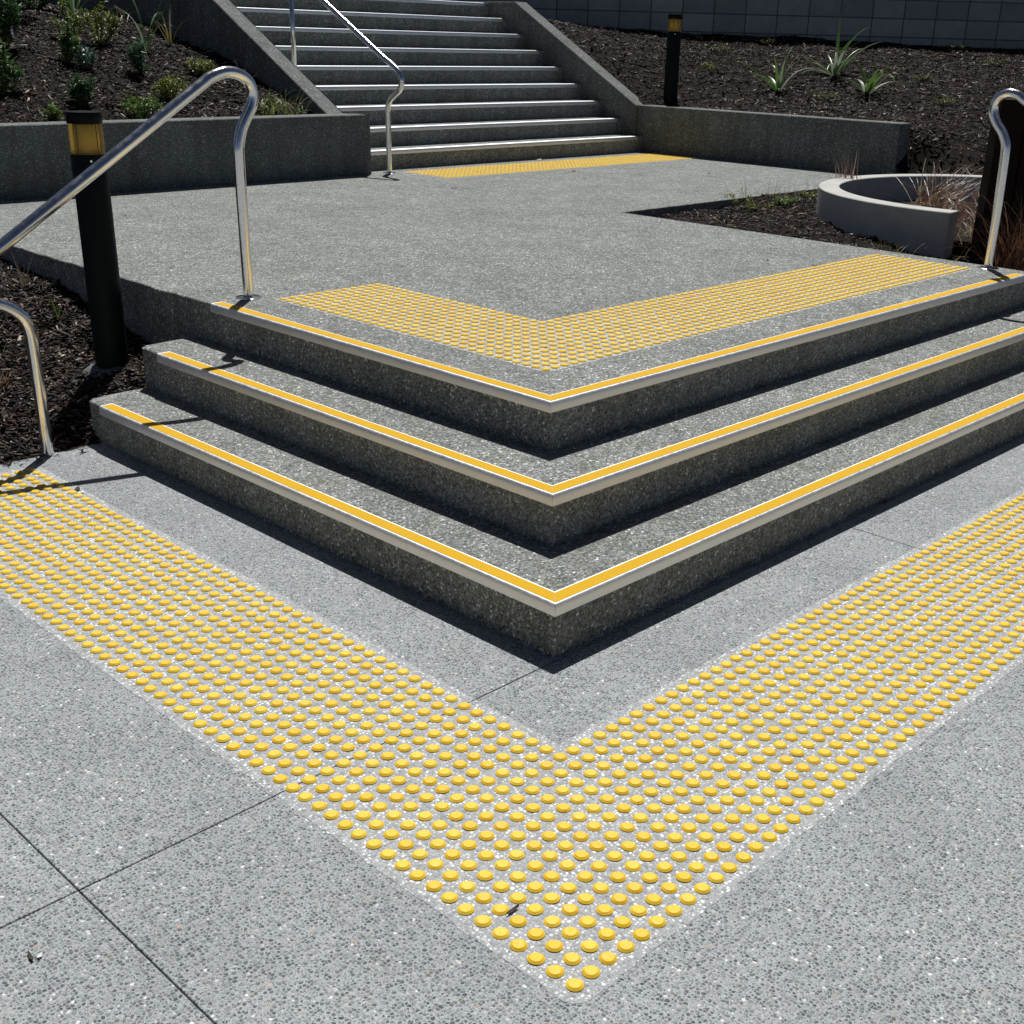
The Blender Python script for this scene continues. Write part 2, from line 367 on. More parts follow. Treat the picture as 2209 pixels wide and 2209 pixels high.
def chips(name, fn, n, xr, yr, keep, lens, parent=None):
    """thin tapered bark slivers lying on a bed, joined: nobody could count them"""
    x = RNG.uniform(*xr, n * 3); y = RNG.uniform(*yr, n * 3)
    ok = np.array([keep(a, b) for a, b in zip(x, y)])
    u, v, w = to_px_many(np.stack([x, y, fn(x, y)], 1)); ok &= (u > -150) & (u < 2360) & (v > -120) & (v < 2300)
    x = x[ok][:n]; y = y[ok][:n]; n = len(x)
    l = RNG.uniform(*lens, n) * RNG.choice([.6, 1, 1.5], n, p=[.35, .5, .15]); wd = l * RNG.uniform(.16, .42, n); t = RNG.uniform(.0015, .004, n)
    yaw = RNG.uniform(0, 2 * math.pi, n); pit = RNG.normal(0, .28, n); rol = RNG.normal(0, .35, n)
    z = fn(x, y) + RNG.uniform(.001, .012, n)
    cy, sy, cp, sp, cr, sr = np.cos(yaw), np.sin(yaw), np.cos(pit), np.sin(pit), np.cos(rol), np.sin(rol)
    ax = np.stack([cy * cp, sy * cp, sp], 1); bx = np.stack([-sy * cr - cy * sp * sr, cy * cr - sy * sp * sr, cp * sr], 1); cxv = np.cross(ax, bx)
    c = np.stack([x, y, z], 1); V = np.empty((n, 8, 3))
    k = 0
    for sz in (-1, 1):
        for (sx, tw) in ((-1, .45), (1, .7)):
            for s in (-1, 1):
                ww = tw * RNG.uniform(.6, 1.1, n)
                V[:, k] = c + ax * (sx * l / 2)[:, None] + bx * (s * ww * wd / 2)[:, None] + cxv * (sz * t / 2)[:, None] + (cxv * (-.12 * l)[:, None]) * (RNG.uniform(0, 1, n)[:, None])
                k += 1
    F = np.array([(4, 6, 7, 5), (0, 1, 3, 2), (0, 2, 6, 4), (1, 5, 7, 3), (0, 4, 5, 1), (2, 3, 7, 6)])
    f = (np.arange(n)[:, None, None] * 8 + F[None]).reshape(-1, 4)
    me = bpy.data.meshes.new(name); me.vertices.add(n * 8); me.vertices.foreach_set('co', V.ravel())
    me.loops.add(len(f) * 4); me.loops.foreach_set('vertex_index', f.ravel()); me.polygons.add(len(f)); me.polygons.foreach_set('loop_start', np.arange(len(f)) * 4); me.update(calc_edges=True); me.validate()
    pal = np.array([(.011, .008, .007), (.020, .013, .010), (.036, .023, .017), (.058, .039, .029), (.15, .112, .09), (.42, .36, .30), (.085, .034, .018)])
    ci = RNG.choice(7, n, p=[.30, .24, .17, .12, .085, .05, .035]); cc = pal[ci] * RNG.uniform(.75, 1.3, n)[:, None]
    colour_attr(me, np.repeat(cc, 8, axis=0))
    o = link(name, me, MAT_CHIP); tag(o, kind='stuff'); return o
def to_px_many(P):
    v = P - CAM; w = v @ FWD; w = np.where(w < .1, .1, w); return CX + FPX * (v @ RGT) / w, CY + FPX * (v @ DWN) / w, w
tag(chips('bark_chips', f_low, 14000, (-.9, 1.5), (3.64, 6.6), lambda x, y: y > 3.63 or x < .88, (.022, .07)), 'dark bark chips with pale flecks covering the low bed beside the steps', 'mulch')
tag(chips('bark_chips', lambda x, y: 0 * x - .002, 70, (-.2, .92), (3.50, 3.62), lambda x, y: y > 3.5 + .1 * random.random(), (.012, .04)), 'loose bark bits spilled onto the paving edge by the lower handrail post', 'mulch')
tag(chips('bark_chips', f_left, 20000, (-1, 5.2), (7.62, 13), in_left, (.025, .065)), 'dark bark chips covering the planted slope above the retaining wall', 'mulch')
tag(chips('bark_chips', f_right, 25000, (9.5, 16), (3.0, 11), lambda x, y: x > (9.66 if y > 4.57 else 9.5) and in_right(x, y) and (x - 10.83) * .742 + (y - 10.28) * .67 < -.02, (.03, .075)), 'dark bark chips covering the slope below the block wall', 'mulch')
tag(chips('bark_chips', f_right, 9000, (5.41, 9.6), (1.0, 4.49), lambda x, y: math.hypot(x - 7.55, y - 2.57) > 1.40, (.02, .05)), 'dark bark chips around the curved concrete planter', 'mulch')

# ------------------------------------------------------------------ lower corner steps with nosings
def nosing_profile(z):
    return [(0, z - .037), (0, z - .022), (.0006, z - .016), (.0018, z - .0095), (.0038, z - .0045), (.0064, z - .0013), (.0095, z), (.064, z), (.0645, z - .0035), (.009, z - .0035), (.009, z - .037)]
def sweep_side(prof, a, t0f, t1, side):
    """prof in (inset, z); runs along y (side L, face x=a) or x (side R, face y=a); mitred at the corner"""
    v = []
    for k in (0, 1):
        for s, z in prof:
            t = (t0f(s) if k == 0 else t1)
            v.append((a + s, t, z) if side == 'L' else (t, a + s, z))
    n = len(prof); f = [tuple(range(n)), tuple(range(2 * n - 1, n - 1, -1))] + [(i, i + n, (i + 1) % n + n, (i + 1) % n) for i in range(n)]
    return v, f
steps = root('corner_steps', (A[0], A[0], 0), 'three broad concrete corner steps edged with yellow and silver nosings', 'steps')
ends = [(3.685, 5.33), (3.735, 5.34)]
for k in range(2):
    a = A[k] + .006; i = a + .36; yl, xr = ends[k]; z = H * (k + 1) - .002
    P = [(a, a), (xr, a), (xr, i), (i, i), (i, yl)] + rough_line((i, yl), (a + .05, yl), .06, .004)[1:] + [(a + .035, yl - .004), (a + .006, yl - .03)]
    MB().prism(P, -.05, z).build('step', MAT_STEP, steps, bevel=.004, seg=1)
lipz = H
for k in range(3):
    z = H * (k + 1); a = A[k]
    for side, t1 in (('L', LE[k]), ('R', RE + .01 * (2 - k))):
        tm = a + (1.25 if side == 'L' else 2.05)
        for c0, c1, e1 in ((lambda s: a + s + .0004, tm, 0.0), (lambda s: tm + .0008, t1, .012)):      # two lengths, butt-jointed
            v, f = sweep_side(nosing_profile(z), a, c0, c1, side)
            no = MB().add(v, f).build('nosing', MAT_ALU, steps); smooth_by_angle(no, 60)
            gp = [(.0115, z - .001), (.0115, z + .0012), (.0585, z + .0012), (.0585, z - .001)]
            v, f = sweep_side(gp, a, lambda s: c0(s) + .0002, c1 - e1, side)
            MB().add(v, f).build('grip_strip', MAT_GRIP, no)

# ------------------------------------------------------------------ tactile strips
def stud_mesh():
    n = 16; v = []; f = []
    for r, z in ((.0176, -.0015), (.0180, .0014), (.0131, .0058), (.0119, .0062)):
        for k in range(n):
            q = 2 * math.pi * k / n; v.append((r * math.cos(q), r * math.sin(q), z))
    for i in range(3):
        for k in range(n):
            k2 = (k + 1) % n; f.append((i * n + k, i * n + k2, (i + 1) * n + k2, (i + 1) * n + k))
    f = f[16:]  # no hidden skirt
    f.append(tuple(range(3 * n, 4 * n)))
    me = mesh('stud', v, f); me.materials.append(MAT_YELLOW); return me
STUD = stud_mesh(); SV = np.array([v.co for v in STUD.vertices]); SF = [tuple(p.vertices) for p in STUD.polygons]
def tactile(name_label, pts, z, sheets, base_xy):
    r = root('tactile_paving', (base_xy[0], base_xy[1], z), name_label, 'tactile paving')
    for (x0, x1, y0, y1), jag in sheets:
        rc = .045 if (jag[0] and jag[3]) else 0.0
        e = [(x0, y0), (x1, y0), (x1, y1), (x0, y1)]; poly = []
        for q in range(4): poly += rough_line(e[q], e[(q + 1) % 4], .011, .0013 if jag[q] else 0)
        if rc:
            poly = [p for p in poly if not (p[0] < x0 + rc and p[1] < y0 + rc)]
            poly += [(x0 + rc - rc * math.cos(t), y0 + rc - rc * math.sin(t)) for t in np.linspace(0, math.pi / 2, 7)]
        MB().prism(poly, z - .004, z + .0007).build('pebble_strip', MAT_BAND, r)
    P = np.array([(x + RNG.normal(0, .0011), y + RNG.normal(0, .0011), z + .0007) for x, y in pts])
    u, v, w = to_px_many(P); vis = (u > -8) & (u < 2217) & (v > -5) & (v < 2214)
    order = np.argsort(np.where(vis, w, 1e6)); near = set(order[:300].tolist()) if w[order[:50]].mean() < 6.5 else set()
    rest_v = []; rest_f = []
    for i, p in enumerate(P):
        rz = random.uniform(0, 6.28)
        if i in near and vis[i]:
            o = link('stud', STUD, None, r); o.location = p; o.rotation_euler = (random.gauss(0, .02), random.gauss(0, .02), rz)
        else:
            n0 = len(rest_v); c, s = math.cos(rz), math.sin(rz)
            rest_v += [(p[0] + a * c - b * s, p[1] + a * s + b * c, p[2] + h) for a, b, h in SV]
            rest_f += [tuple(q + n0 for q in ff) for ff in SF]
    o = link('stud_field', mesh('stud_field', rest_v, rest_f), MAT_YELLOW, r); tag(o, kind='stuff')
E0 = .046
lo = [(i * PITCH, j * PITCH) for i in range(12) for j in range(0, 70)] + [(i * PITCH, j * PITCH) for i in range(12, 104) for j in range(12)]
tactile('long L-shaped strip of yellow studs in white pebbles on the lower paving', lo, 0.0,
        [((-E0, .55 + E0, -E0, .905 - J), (1, 0, 0, 1)), ((-E0, .55 + E0, .905 + J, 3.45 + E0), (0, 1, 1, 1)), ((.55 + E0, 2.47 - J, -E0, .55 + E0), (1, 0, 1, 0)), ((2.47 + J, 5.15 + E0, -E0, .55 + E0), (1, 1, 1, 0))], (0, 0))
U, V = 1.8036, 1.8112
up = [(U + i * PITCH, V + j * PITCH) for i in range(12) for j in range(34)] + [(U + i * PITCH, V + j * PITCH) for i in range(12, 69) for j in range(12)]
tactile('L-shaped strip of yellow studs on the landing behind the top nosing', up, Z3 - .002,
        [((U - .03, U + .55 + .03, V - .03, V + 33 * PITCH + .03), (1, 0, 1, 1)), ((U + .58, U + 68 * PITCH + .03, V - .03, V + .58), (1, 1, 1, 0))], (U, V))
far = [(5.86 + i * PITCH, 6.83 + j * PITCH) for i in range(71) for j in range(12)]
tactile('short straight strip of yellow studs at the foot of the upper stairs', far, Z3 - .002, [((5.83, 9.39, 6.80, 7.41), (1, 1, 1, 1))], (5.86, 6.83))

# ------------------------------------------------------------------ retaining walls
lw = root('retaining_wall', (2, 7.5, Z3), 'long grey aggregate retaining wall holding the planted slope', 'wall')
MB().box(-6, 5.49, 7.41, 7.63, .15, 1.012).build('wall_face', MAT_WALL, lw, bevel=.006, seg=1)
rw = root('retaining_wall', (9.5, 6, Z3), 'short grey aggregate retaining wall beside the foot of the stairs', 'wall')
MB().box(9.47, 9.67, 4.585, 7.74, .15, 1.004).build('wall_face', MAT_WALL, rw, bevel=.006, seg=1)

# ------------------------------------------------------------------ upper stairs
TR, RS = .305, .1655
st = root('staircase', (7.4, 7.63, Z3), 'upper flight of grey concrete stairs with bright silver nosings', 'stairs')
NST = 9
for k in range(NST):
    y0 = 7.636 + TR * k; z = Z3 + RS * (k + 1)
    y1 = y0 + TR + .05 if k < NST - 1 else y0 + 5.5
    MB().box(5.37, 9.46, y0, y1, Z3 - .1 + RS * k, z - .002).build('step', MAT_STEP, st, bevel=.003, seg=1)
    prof = nosing_profile(z)
    v = [(5.39, y0 - .006 + s, zz) for s, zz in prof] + [(9.36, y0 - .006 + s, zz) for s, zz in prof]; n = len(prof)
    f = [tuple(range(n)), tuple(range(2 * n - 1, n - 1, -1))] + [(i, i + n, (i + 1) % n + n, (i + 1) % n) for i in range(n)]
    smooth_by_angle(MB().add(v, f).build('nosing', MAT_ALU, st), 60)
def stringer(x0, x1, ys, zs):
    # side wall following the pitch, then level at the top
    prof = [(ys, -.05), (ys, zs), (ys + (2.03 - zs) / .5426, 2.03), (18.0, 2.03), (18.0, -.05)]
    n = len(prof); v = [(x0, y, z) for y, z in prof] + [(x1, y, z) for y, z in prof]
    f = [tuple(range(n)), tuple(range(2 * n - 1, n - 1, -1))] + [(i, i + n, (i + 1) % n + n, (i + 1) % n) for i in range(n)]
    return MB().add(v, f).build('stringer_wall', MAT_WALL, st, bevel=.006, seg=1)
stringer(5.205, 5.385, 7.634, 1.009)
stringer(9.44, 9.63, 7.742, .999)

# ------------------------------------------------------------------ handrails
RP = .0243
def flange(x, y, z, parent):
    v, f = lathe([(.058, z - .003), (.058, z + .0035), (.054, z + .006), (RP + .001, z + .006)], x, y, 28)
    smooth_by_angle(MB().add(v, f).build('base_flange', MAT_STEEL, parent), 35)
yR = 3.592
hr = root('handrail', (1.706, yR, Z3), 'stainless handrail with looped end beside the black bollard and corner steps', 'handrail')
xz = [(1.706, Z3 - .01), (1.706, .75), (1.706, .95), (1.707, 1.13), (1.712, 1.19), (1.732, 1.255), (1.762, 1.305), (1.790, 1.35), (1.798, 1.395), (1.778, 1.445), (1.73, 1.474), (1.668, 1.481), (1.60, 1.462), (1.545, 1.43)]
def rz_(x): return 1.43 + (x - 1.545) * .622
xz += [(x, rz_(x)) for x in (1.3, 1.0, .7, .5)] + [(.44, .735), (.415, .705), (.425, .677), (.47, .668), (.54, .655), (.60, .632), (.645, .60), (.672, .565), (.685, .52), (.689, .46), (.690, .3), (.690, .1), (.690, -.03)]
v, f = tube(catmull([(x, yR, z) for x, z in xz], 8), RP, 20)
MB().add(v, f).build('pipe', MAT_STEEL, hr, smooth=True)
flange(1.706, yR, Z3 - .002, hr)
hr2 = root('handrail', (5.315, 1.738, Z3), 'stainless handrail with looped end beside the dark timber post', 'handrail')
yz = [(1.735, Z3 - .01), (1.737, .8), (1.742, 1.0), (1.747, 1.14), (1.755, 1.19), (1.783, 1.243), (1.82, 1.285), (1.846, 1.33), (1.85, 1.375), (1.83, 1.415), (1.785, 1.44), (1.735, 1.435), (1.69, 1.41)]
yz += [(y, 1.41 + (y - 1.69) * .61) for y in (1.5, 1.2, .9, .6)] + [(.52, .685), (.49, .655), (.5, .627), (.54, .62), (.6, .61), (.65, .59), (.69, .55), (.7, .48), (.7, .3), (.7, -.03)]
v, f = tube(catmull([(5.315, y, z) for y, z in yz], 8), RP, 20)
MB().add(v, f).build('pipe', MAT_STEEL, hr2, smooth=True); flange(5.315, 1.735, Z3 - .002, hr2)
hr3 = root('handrail', (5.67, 7.392, Z3), 'stainless handrail climbing the upper stairs', 'handrail')
yz = [(7.392, Z3 - .01), (7.393, .75), (7.394, .95), (7.39, 1.06), (7.36, 1.125), (7.29, 1.175), (7.23, 1.215), (7.205, 1.265), (7.208, 1.315), (7.245, 1.363), (7.33, 1.412), (7.45, 1.47)]
yz += [(y, 1.47 + (y - 7.45) * .5426) for y in (7.8, 8.4, 9.2, 10.0, 10.6)]
v, f = tube(catmull([(5.67, y, z) for y, z in yz], 8), RP, 18)
MB().add(v, f).build('pipe', MAT_STEEL, hr3, smooth=True); flange(5.67, 7.392, Z3 - .002, hr3)
for yp in (8.72, 10.3):
    k = int((yp - 7.636) / TR); zb = Z3 + RS * (k + 1)
    v, f = tube([(5.67, yp, zb - .01), (5.67, yp, 1.47 + (yp - 7.45) * .5426 - .02)], .021, 16); MB().add(v, f).build('post', MAT_STEEL, hr3, smooth=True)

# ------------------------------------------------------------------ bollard lights
def bollard(x, y, zb, zt, R, label, foot=True):
    r = root('bollard_light', (x, y, zb), label, 'bollard', 'bollard lights')
    v, f = lathe([(R, zb - .15), (R, zt - .178), (R * .97, zt - .174)], x, y); smooth_by_angle(MB().add(v, f).build('post', MAT_BLACK, r))
    prof = [(R * .95, zt - .176)]
    nrib = 16
    for i in range(nrib):
        z0 = zt - .174 + .126 * i / nrib; prof += [(R * .955, z0), (R * .985, z0 + .003), (R * .985, z0 + .005)]
    prof += [(R * .95, zt - .046)]
    v, f = lathe(prof, x, y); MB().add(v, f).build('lens', MAT_AMBER, r, smooth=True)
    v, f = lathe([(R * .55, zt - .172), (R * .55, zt - .05)], x, y, 20); MB().add(v, f).build('lamp_core', MAT_CORE, r, smooth=True)
    for q in (1.2, 3.6, 5.0):
        v, f = tube([(x + .8 * R * math.cos(q), y + .8 * R * math.sin(q), zt - .174), (x + .8 * R * math.cos(q), y + .8 * R * math.sin(q), zt - .048)], .0022, 8); MB().add(v, f).build('strut', MAT_CAP, r)
    v, f = lathe([(R * .97, zt - .048), (R * 1.0, zt - .046), (R * 1.0, zt - .006), (R * .97, zt), (R * .6, zt + .002)], x, y); smooth_by_angle(MB().add(v, f).build('cap', MAT_CAP, r), 50)
    q = math.atan2(CAM[1] - y, CAM[0] - x) + .12
    v, f = tube([(x + R * math.cos(q), y + R * math.sin(q), zt - .20), (x + (R + .002) * math.cos(q), y + (R + .002) * math.sin(q), zt - .20)], .005, 10); MB().add(v, f).build('screw', MAT_STEEL, r)
    if foot:
        n = 26; vv = [(x, y, zb + .045)]; ff = []
        for ring, (rr, hh) in enumerate(((.09, .03), (.13, .004), (.17, -.06))):
            for k in range(n):
                q = 2 * math.pi * k / n; w = rr * (1 + .16 * math.sin(2 * q + 1) + .08 * math.sin(5 * q)); vv.append((x + w * math.cos(q), y + w * math.sin(q), zb + hh + .008 * math.sin(3 * q + ring)))
        for k in range(n):
            k2 = (k + 1) % n; ff.append((0, 1 + k, 1 + k2)); ff += [(1 + i * n + k, 1 + (i + 1) * n + k, 1 + (i + 1) * n + k2, 1 + i * n + k2) for i in range(2)]
        MB().add(vv, ff).build('footing', MAT_WALL, r, smooth=True)
    return r
bollard(1.280, 4.120, .15, 1.303, .075, 'black bollard light with amber lens standing in bark beside the corner steps')
bx, by = 9.95, 7.68
bollard(bx, by, float(f_right(bx, by)) - .01, 1.925, .077, 'black bollard light with amber lens behind the short retaining wall', False)

# ------------------------------------------------------------------ curved planter wall
def planter():
    r = root('planter_wall', (7.55, 2.57, .44), 'curved smooth grey concrete planter wall open on one side', 'planter')
    c = (7.55, 2.57); Ro, Ri = 1.415, 1.265; zt = .692; v = []; f = []
    q0, q1, n = math.radians(187), math.radians(5), 64
    for i in range(n + 1):
        q = q0 + (q1 - q0) * i / n
        for R, z in ((Ro, .05), (Ro, zt), (Ri, zt), (Ri, .05)): v.append((c[0] + R * math.cos(q), c[1] + R * math.sin(q), z))
    for i in range(n):
        for k in range(4): f.append((i * 4 + k, i * 4 + (k + 1) % 4, (i + 1) * 4 + (k + 1) % 4, (i + 1) * 4 + k))
    f += [(0, 1, 2, 3), (n * 4 + 3, n * 4 + 2, n * 4 + 1, n * 4)]
    o = MB().add(v, f).build('curved_wall', MAT_SMOOTH, r, bevel=.005, seg=1); smooth_by_angle(o, 30)
planter()

# ------------------------------------------------------------------ block wall behind the right slope
def block_wall():
    p0 = np.array([10.83, 10.28]); d = np.array([14.867, 5.88]) - p0; d /= np.linalg.norm(d); nrm = np.array([-d[1], d[0]]); nrm = nrm if nrm @ (CAM[:2] - p0) > 0 else -nrm
    r = root('block_wall', (p0[0], p0[1], 1.6), 'grey masonry block wall laid in stack bond above the bark slope', 'wall')
    L0, L1 = -3.2, 7.6; bw, bh = .40, .2165; zt = 1.34
    def pt(s, o, z): q = p0 + d * s + nrm * o; return (q[0], q[1], z)
    def bx(s0, s1, o0, o1, z0, z1):
        v = [pt(s, o, z) for z in (z0, z1) for o in (o0, o1) for s in (s0, s1)]
        return v, [(0, 2, 3, 1), (4, 5, 7, 6), (0, 1, 5, 4), (2, 6, 7, 3), (0, 4, 6, 2), (1, 3, 7, 5)]
    v, f = bx(L0, L1, -.19, -.012, 1.0, zt + 5 * bh + .02); MB().add(v, f).build('mortar_bed', MAT_MORTAR, r)
    for row in range(6):
        nb = int((L1 - L0) / bw)
        for k in range(nb):
            s0 = L0 + k * bw; z0 = zt - bh + row * bh
            v, f = bx(s0 + .006, s0 + bw - .006, -.05, random.uniform(-.001, .002), z0 + .0055, z0 + bh - .0055)
            MB().add(v, f).build('block', MAT_BLOCK, r, bevel=.004, seg=1)
block_wall()
bw_ = root('building_wall', (8, 15, 2), 'pale building wall showing above the top of the stairs', 'wall')
MB().box(5.6, 11.2, 14.4, 14.7, 1.9, 5.0).build('render_panel', MAT_PALEWALL, bw_, bevel=.01)
MB().box(9.62, 9.74, 14.28, 14.39, 1.9, 5.0).build('downpipe', MAT_CAP, bw_, bevel=.01)

# ------------------------------------------------------------------ dark timber post
tp = root('timber_post', (5.9, 1.9, .4), 'broad dark stained timber post behind the looped handrail', 'post')
def tbox(s0, s1, o0, o1, z0, z1):
    c = px_on_z(2107, 553, .47); d = np.array([RGT[0], RGT[1]]) / math.hypot(RGT[0], RGT[1]); nn = np.array([-d[1], d[0]])
    v = [(c[0] + d[0] * s + nn[0] * o, c[1] + d[1] * s + nn[1] * o, z) for z in (z0, z1) for o in (o0, o1) for s in (s0, s1)]
    return v, [(0, 2, 3, 1), (4, 5, 7, 6), (0, 1, 5, 4), (2, 6, 7, 3), (0, 4, 6, 2), (1, 3, 7, 5)]
for k in range(3):
    v, f = tbox(.165 * k, .165 * k + .161, -.01 * (k % 2), .14, .2, 1.385 - .004 * k); MB().add(v, f).build('plank', MAT_TIMBER, tp, bevel=.006)

# ------------------------------------------------------------------ plants
def leafmesh(bs, L, W, dirs, ups, cols, fold=.25, curl=.25):
    """folded diamond leaves"""
    v = []; f = []; c = []
    for b, l, w, d, u, cc in zip(bs, L, W, dirs, ups, cols):
        s = np.cross(d, u); s /= np.linalg.norm(s) + 1e-9; u2 = np.cross(s, d)
        m = b + d * l * .5 - u2 * (l * curl * .1); t = b + d * l - u2 * (l * curl)
        n = len(v); v += [b, m + s * w / 2 + u2 * w * fold, t, m - s * w / 2 + u2 * w * fold, m]
        f += [(n, n + 1, n + 4), (n + 1, n + 2, n + 4), (n, n + 4, n + 3), (n + 4, n + 2, n + 3)]; c += [cc] * 5
    return v, f, c
def unit(v): return v / (np.linalg.norm(v) + 1e-9)
def shrub(name, pos, h, w, n, ll, lw, pal, label, group=None, stems=9, flowers=0, low=False):
    pos = np.array(pos, float); w = w * .88; r = root(name, tuple(pos), label, 'shrub', group)
    sv = MB(); bs = []; L = []; W = []; D = []; Uu = []; C = []
    for k in range(stems):
        q = RNG.uniform(0, 6.283); rad = w / 2 * math.sqrt(RNG.uniform(.05, 1)); top = pos + np.array([rad * math.cos(q), rad * math.sin(q), h * RNG.uniform(.65, 1.0) * (1 - .45 * (2 * rad / w) ** 2)])
        mid = pos * .5 + top * .5 + np.array([.25 * rad * math.cos(q), .25 * rad * math.sin(q), 0]); path = catmull([pos - np.array([0, 0, .02]), mid, top], 5)
        v, f = tube(path, list(np.linspace(.005, .002, len(path))), 5); sv.add(v, f)
        nl = int(1.4 * n) // stems
        for i in range(nl):
            t = RNG.beta(2.2, 1.2); b = path[min(len(path) - 1, int(t * (len(path) - 1)))] + RNG.normal(0, .012, 3)
            az = RNG.uniform(0, 6.283); el = RNG.uniform(-.1, 1.1) + .3 * t
            d = np.array([math.cos(az) * math.cos(el), math.sin(az) * math.cos(el), math.sin(el)])
            bs.append(b); L.append(ll * 1.35 * RNG.uniform(.6, 1.25)); W.append(lw * 1.55 * RNG.uniform(.7, 1.2)); D.append(d); Uu.append(unit(np.array([0, 0, 1.0]) + RNG.normal(0, .25, 3)))
            C.append(np.array(pal[RNG.integers(len(pal))]) * RNG.uniform(.7, 1.25))
    v, f, c = leafmesh(bs, L, W, D, Uu, C)
    me = mesh('foliage', v, f); colour_attr(me, np.array(c)); link('foliage', me, MAT_LEAF, r)
    sv.build('stem', MAT_STEM, r)
    for i in range(flowers):
        q = RNG.uniform(0, 6.283); p = pos + np.array([w * .4 * math.cos(q), w * .4 * math.sin(q), h * RNG.uniform(.85, 1.1)])
        bs = []; L = []; W = []; D = []; Uu = []; C = []
        for k in range(26):
            d = unit(RNG.normal(0, 1, 3)); bs.append(p + np.array([0, 0, RNG.uniform(-.03, .03)])); L.append(.016); W.append(.008); D.append(d); Uu.append(unit(RNG.normal(0, 1, 3))); C.append((.45, .40, .62))
        v, f, c = leafmesh(bs, L, W, D, Uu, C); me = mesh('flower', v, f); colour_attr(me, np.array(c)); link('flower', me, MAT_LEAF, r)
    return r
def blade(p, az, length, width, rise, droop, cc, seg=6, fold=.3):
    d = np.array([math.cos(az), math.sin(az), 0]); s = np.array([-d[1], d[0], 0]); v = []; f = []; c = []
    ang = rise; q = np.array(p, float); st_ = length / seg
    for i in range(seg + 1):
        t = i / seg; w = width * (min(1, .45 + 2.2 * t) if t < .3 else 1) * max(.04, (1 - t) ** .7 if t > .3 else 1)
        upv = np.array([-d[0] * math.sin(ang), -d[1] * math.sin(ang), math.cos(ang)])
        v += [q + s * w / 2 + upv * w * fold * .5, q, q - s * w / 2 + upv * w * fold * .5]; c += [cc] * 3
        q = q + (d * math.cos(ang) + np.array([0, 0, math.sin(ang)])) * st_; ang -= droop / seg * (.4 + 1.4 * t)
    for i in range(seg):
        a = i * 3; f += [(a, a + 1, a + 4, a + 3), (a + 1, a + 2, a + 5, a + 4)]
    return v, f, c
def strap_plant(name, pos, n, length, width, pal, label, group, az0=0.0, lean=(1.0, 1.45)):
    r = root(name, tuple(pos), label, 'plant', group)
    for k in range(n):
        az = az0 + k * 2.399 + RNG.normal(0, .2); rise = RNG.uniform(*lean)
        v, f, c = blade(np.array(pos) + np.array([.012 * math.cos(az), .012 * math.sin(az), -.015]), az, length * RNG.uniform(.6, 1.1), width * RNG.uniform(.8, 1.15), rise, RNG.uniform(.2, 2.1), np.array(pal[k % len(pal)]) * RNG.uniform(.8, 1.2), 8)
        me = mesh('leaf', v, f, True); colour_attr(me, np.array(c)); link('leaf', me, MAT_BLADE, r)
    return r
def tuft(name, pos, n, length, width, pal, label, group=None, spread=.05, rise=(.7, 1.5), droop=(.4, 2.2), az=None, cat='grass'):
    pos = np.array(pos, float); r = root(name, tuple(pos), label, cat, group); V = []; F = []; C = []
    for k in range(n):
        a = RNG.uniform(0, 6.283) if az is None else RNG.normal(az[0], az[1]); q = RNG.uniform(0, 6.283); rad = spread * math.sqrt(RNG.uniform())
        v, f, c = blade(pos + np.array([rad * math.cos(q), rad * math.sin(q), -.01]), a, length * RNG.uniform(.45, 1.1), width * RNG.uniform(.7, 1.3), RNG.uniform(*rise), RNG.uniform(*droop), np.array(pal[RNG.integers(len(pal))]) * RNG.uniform(.7, 1.3), 6)
        m = len(V); V += v; F += [tuple(i + m for i in ff) for ff in f]; C += c
    me = mesh('blades', V, F); colour_attr(me, np.array(C)); link('blades', me, MAT_BLADE, r); return r
GRN = [(.12, .22, .04), (.16, .27, .05), (.08, .16, .035), (.20, .29, .05)]
OLV = [(.22, .26, .03), (.18, .24, .035), (.27, .28, .045), (.13, .19, .035)]
DRK = [(.045, .115, .04), (.07, .15, .05), (.10, .20, .08), (.035, .085, .035)]
BLU = [(.09, .20, .13), (.13, .24, .18), (.07, .16, .10)]
STRAW = [(.38, .30, .17), (.30, .23, .13), (.45, .38, .24), (.22, .16, .09)]
RUST = [(.16, .06, .03), (.22, .10, .05), (.12, .045, .025), (.30, .18, .10), (.26, .14, .07)]
FLAX = [(.10, .19, .04), (.26, .34, .20), (.08, .17, .045), (.14, .24, .06), (.34, .40, .31)]
PL = lambda x, y: px_on_field(x, y, f_left); PR = lambda x, y: px_on_field(x, y, f_right); PB = lambda x, y: px_on_field(x, y, f_low)
gL = 'shrubs on the planted slope'
shrub('hebe_shrub', PL(180, 232), .27, .27, 420, .04, .013, DRK, 'compact dark glossy shrub just behind the bollard cap on the slope', gL)
shrub('hebe_shrub', PL(143, 138), .36, .30, 380, .038, .012, GRN + DRK, 'open dark green shrub below the yellow-green shrubs on the slope', gL)
shrub('hebe_shrub', PL(190, 150), .19, .18, 130, .035, .012, BLU, 'small blue-green shrub beside the open dark green shrub', gL)
shrub('spindle_shrub', PL(215, 98), .36, .44, 420, .034, .011, OLV, 'wide yellow-green shrub high on the slope', gL)
shrub('spindle_shrub', PL(160, 88), .40, .38, 320, .034, .011, OLV + GRN, 'tall yellow-green shrub standing beside the wide yellow-green shrub', gL)
shrub('hebe_shrub', PL(14, 108), .36, .38, 300, .042, .014, GRN, 'bright green shrub at the edge of the dark thicket', gL)
shrub('hebe_shrub', PL(8, 205), .46, .38, 420, .045, .013, DRK + GRN, 'leafy shrub carrying three pale lilac flower heads', gL, flowers=3)
shrub('hebe_shrub', PL(112, 262), .11, .14, 110, .035, .011, GRN, 'little green shrub at the wall edge next to the bollard cap', gL)
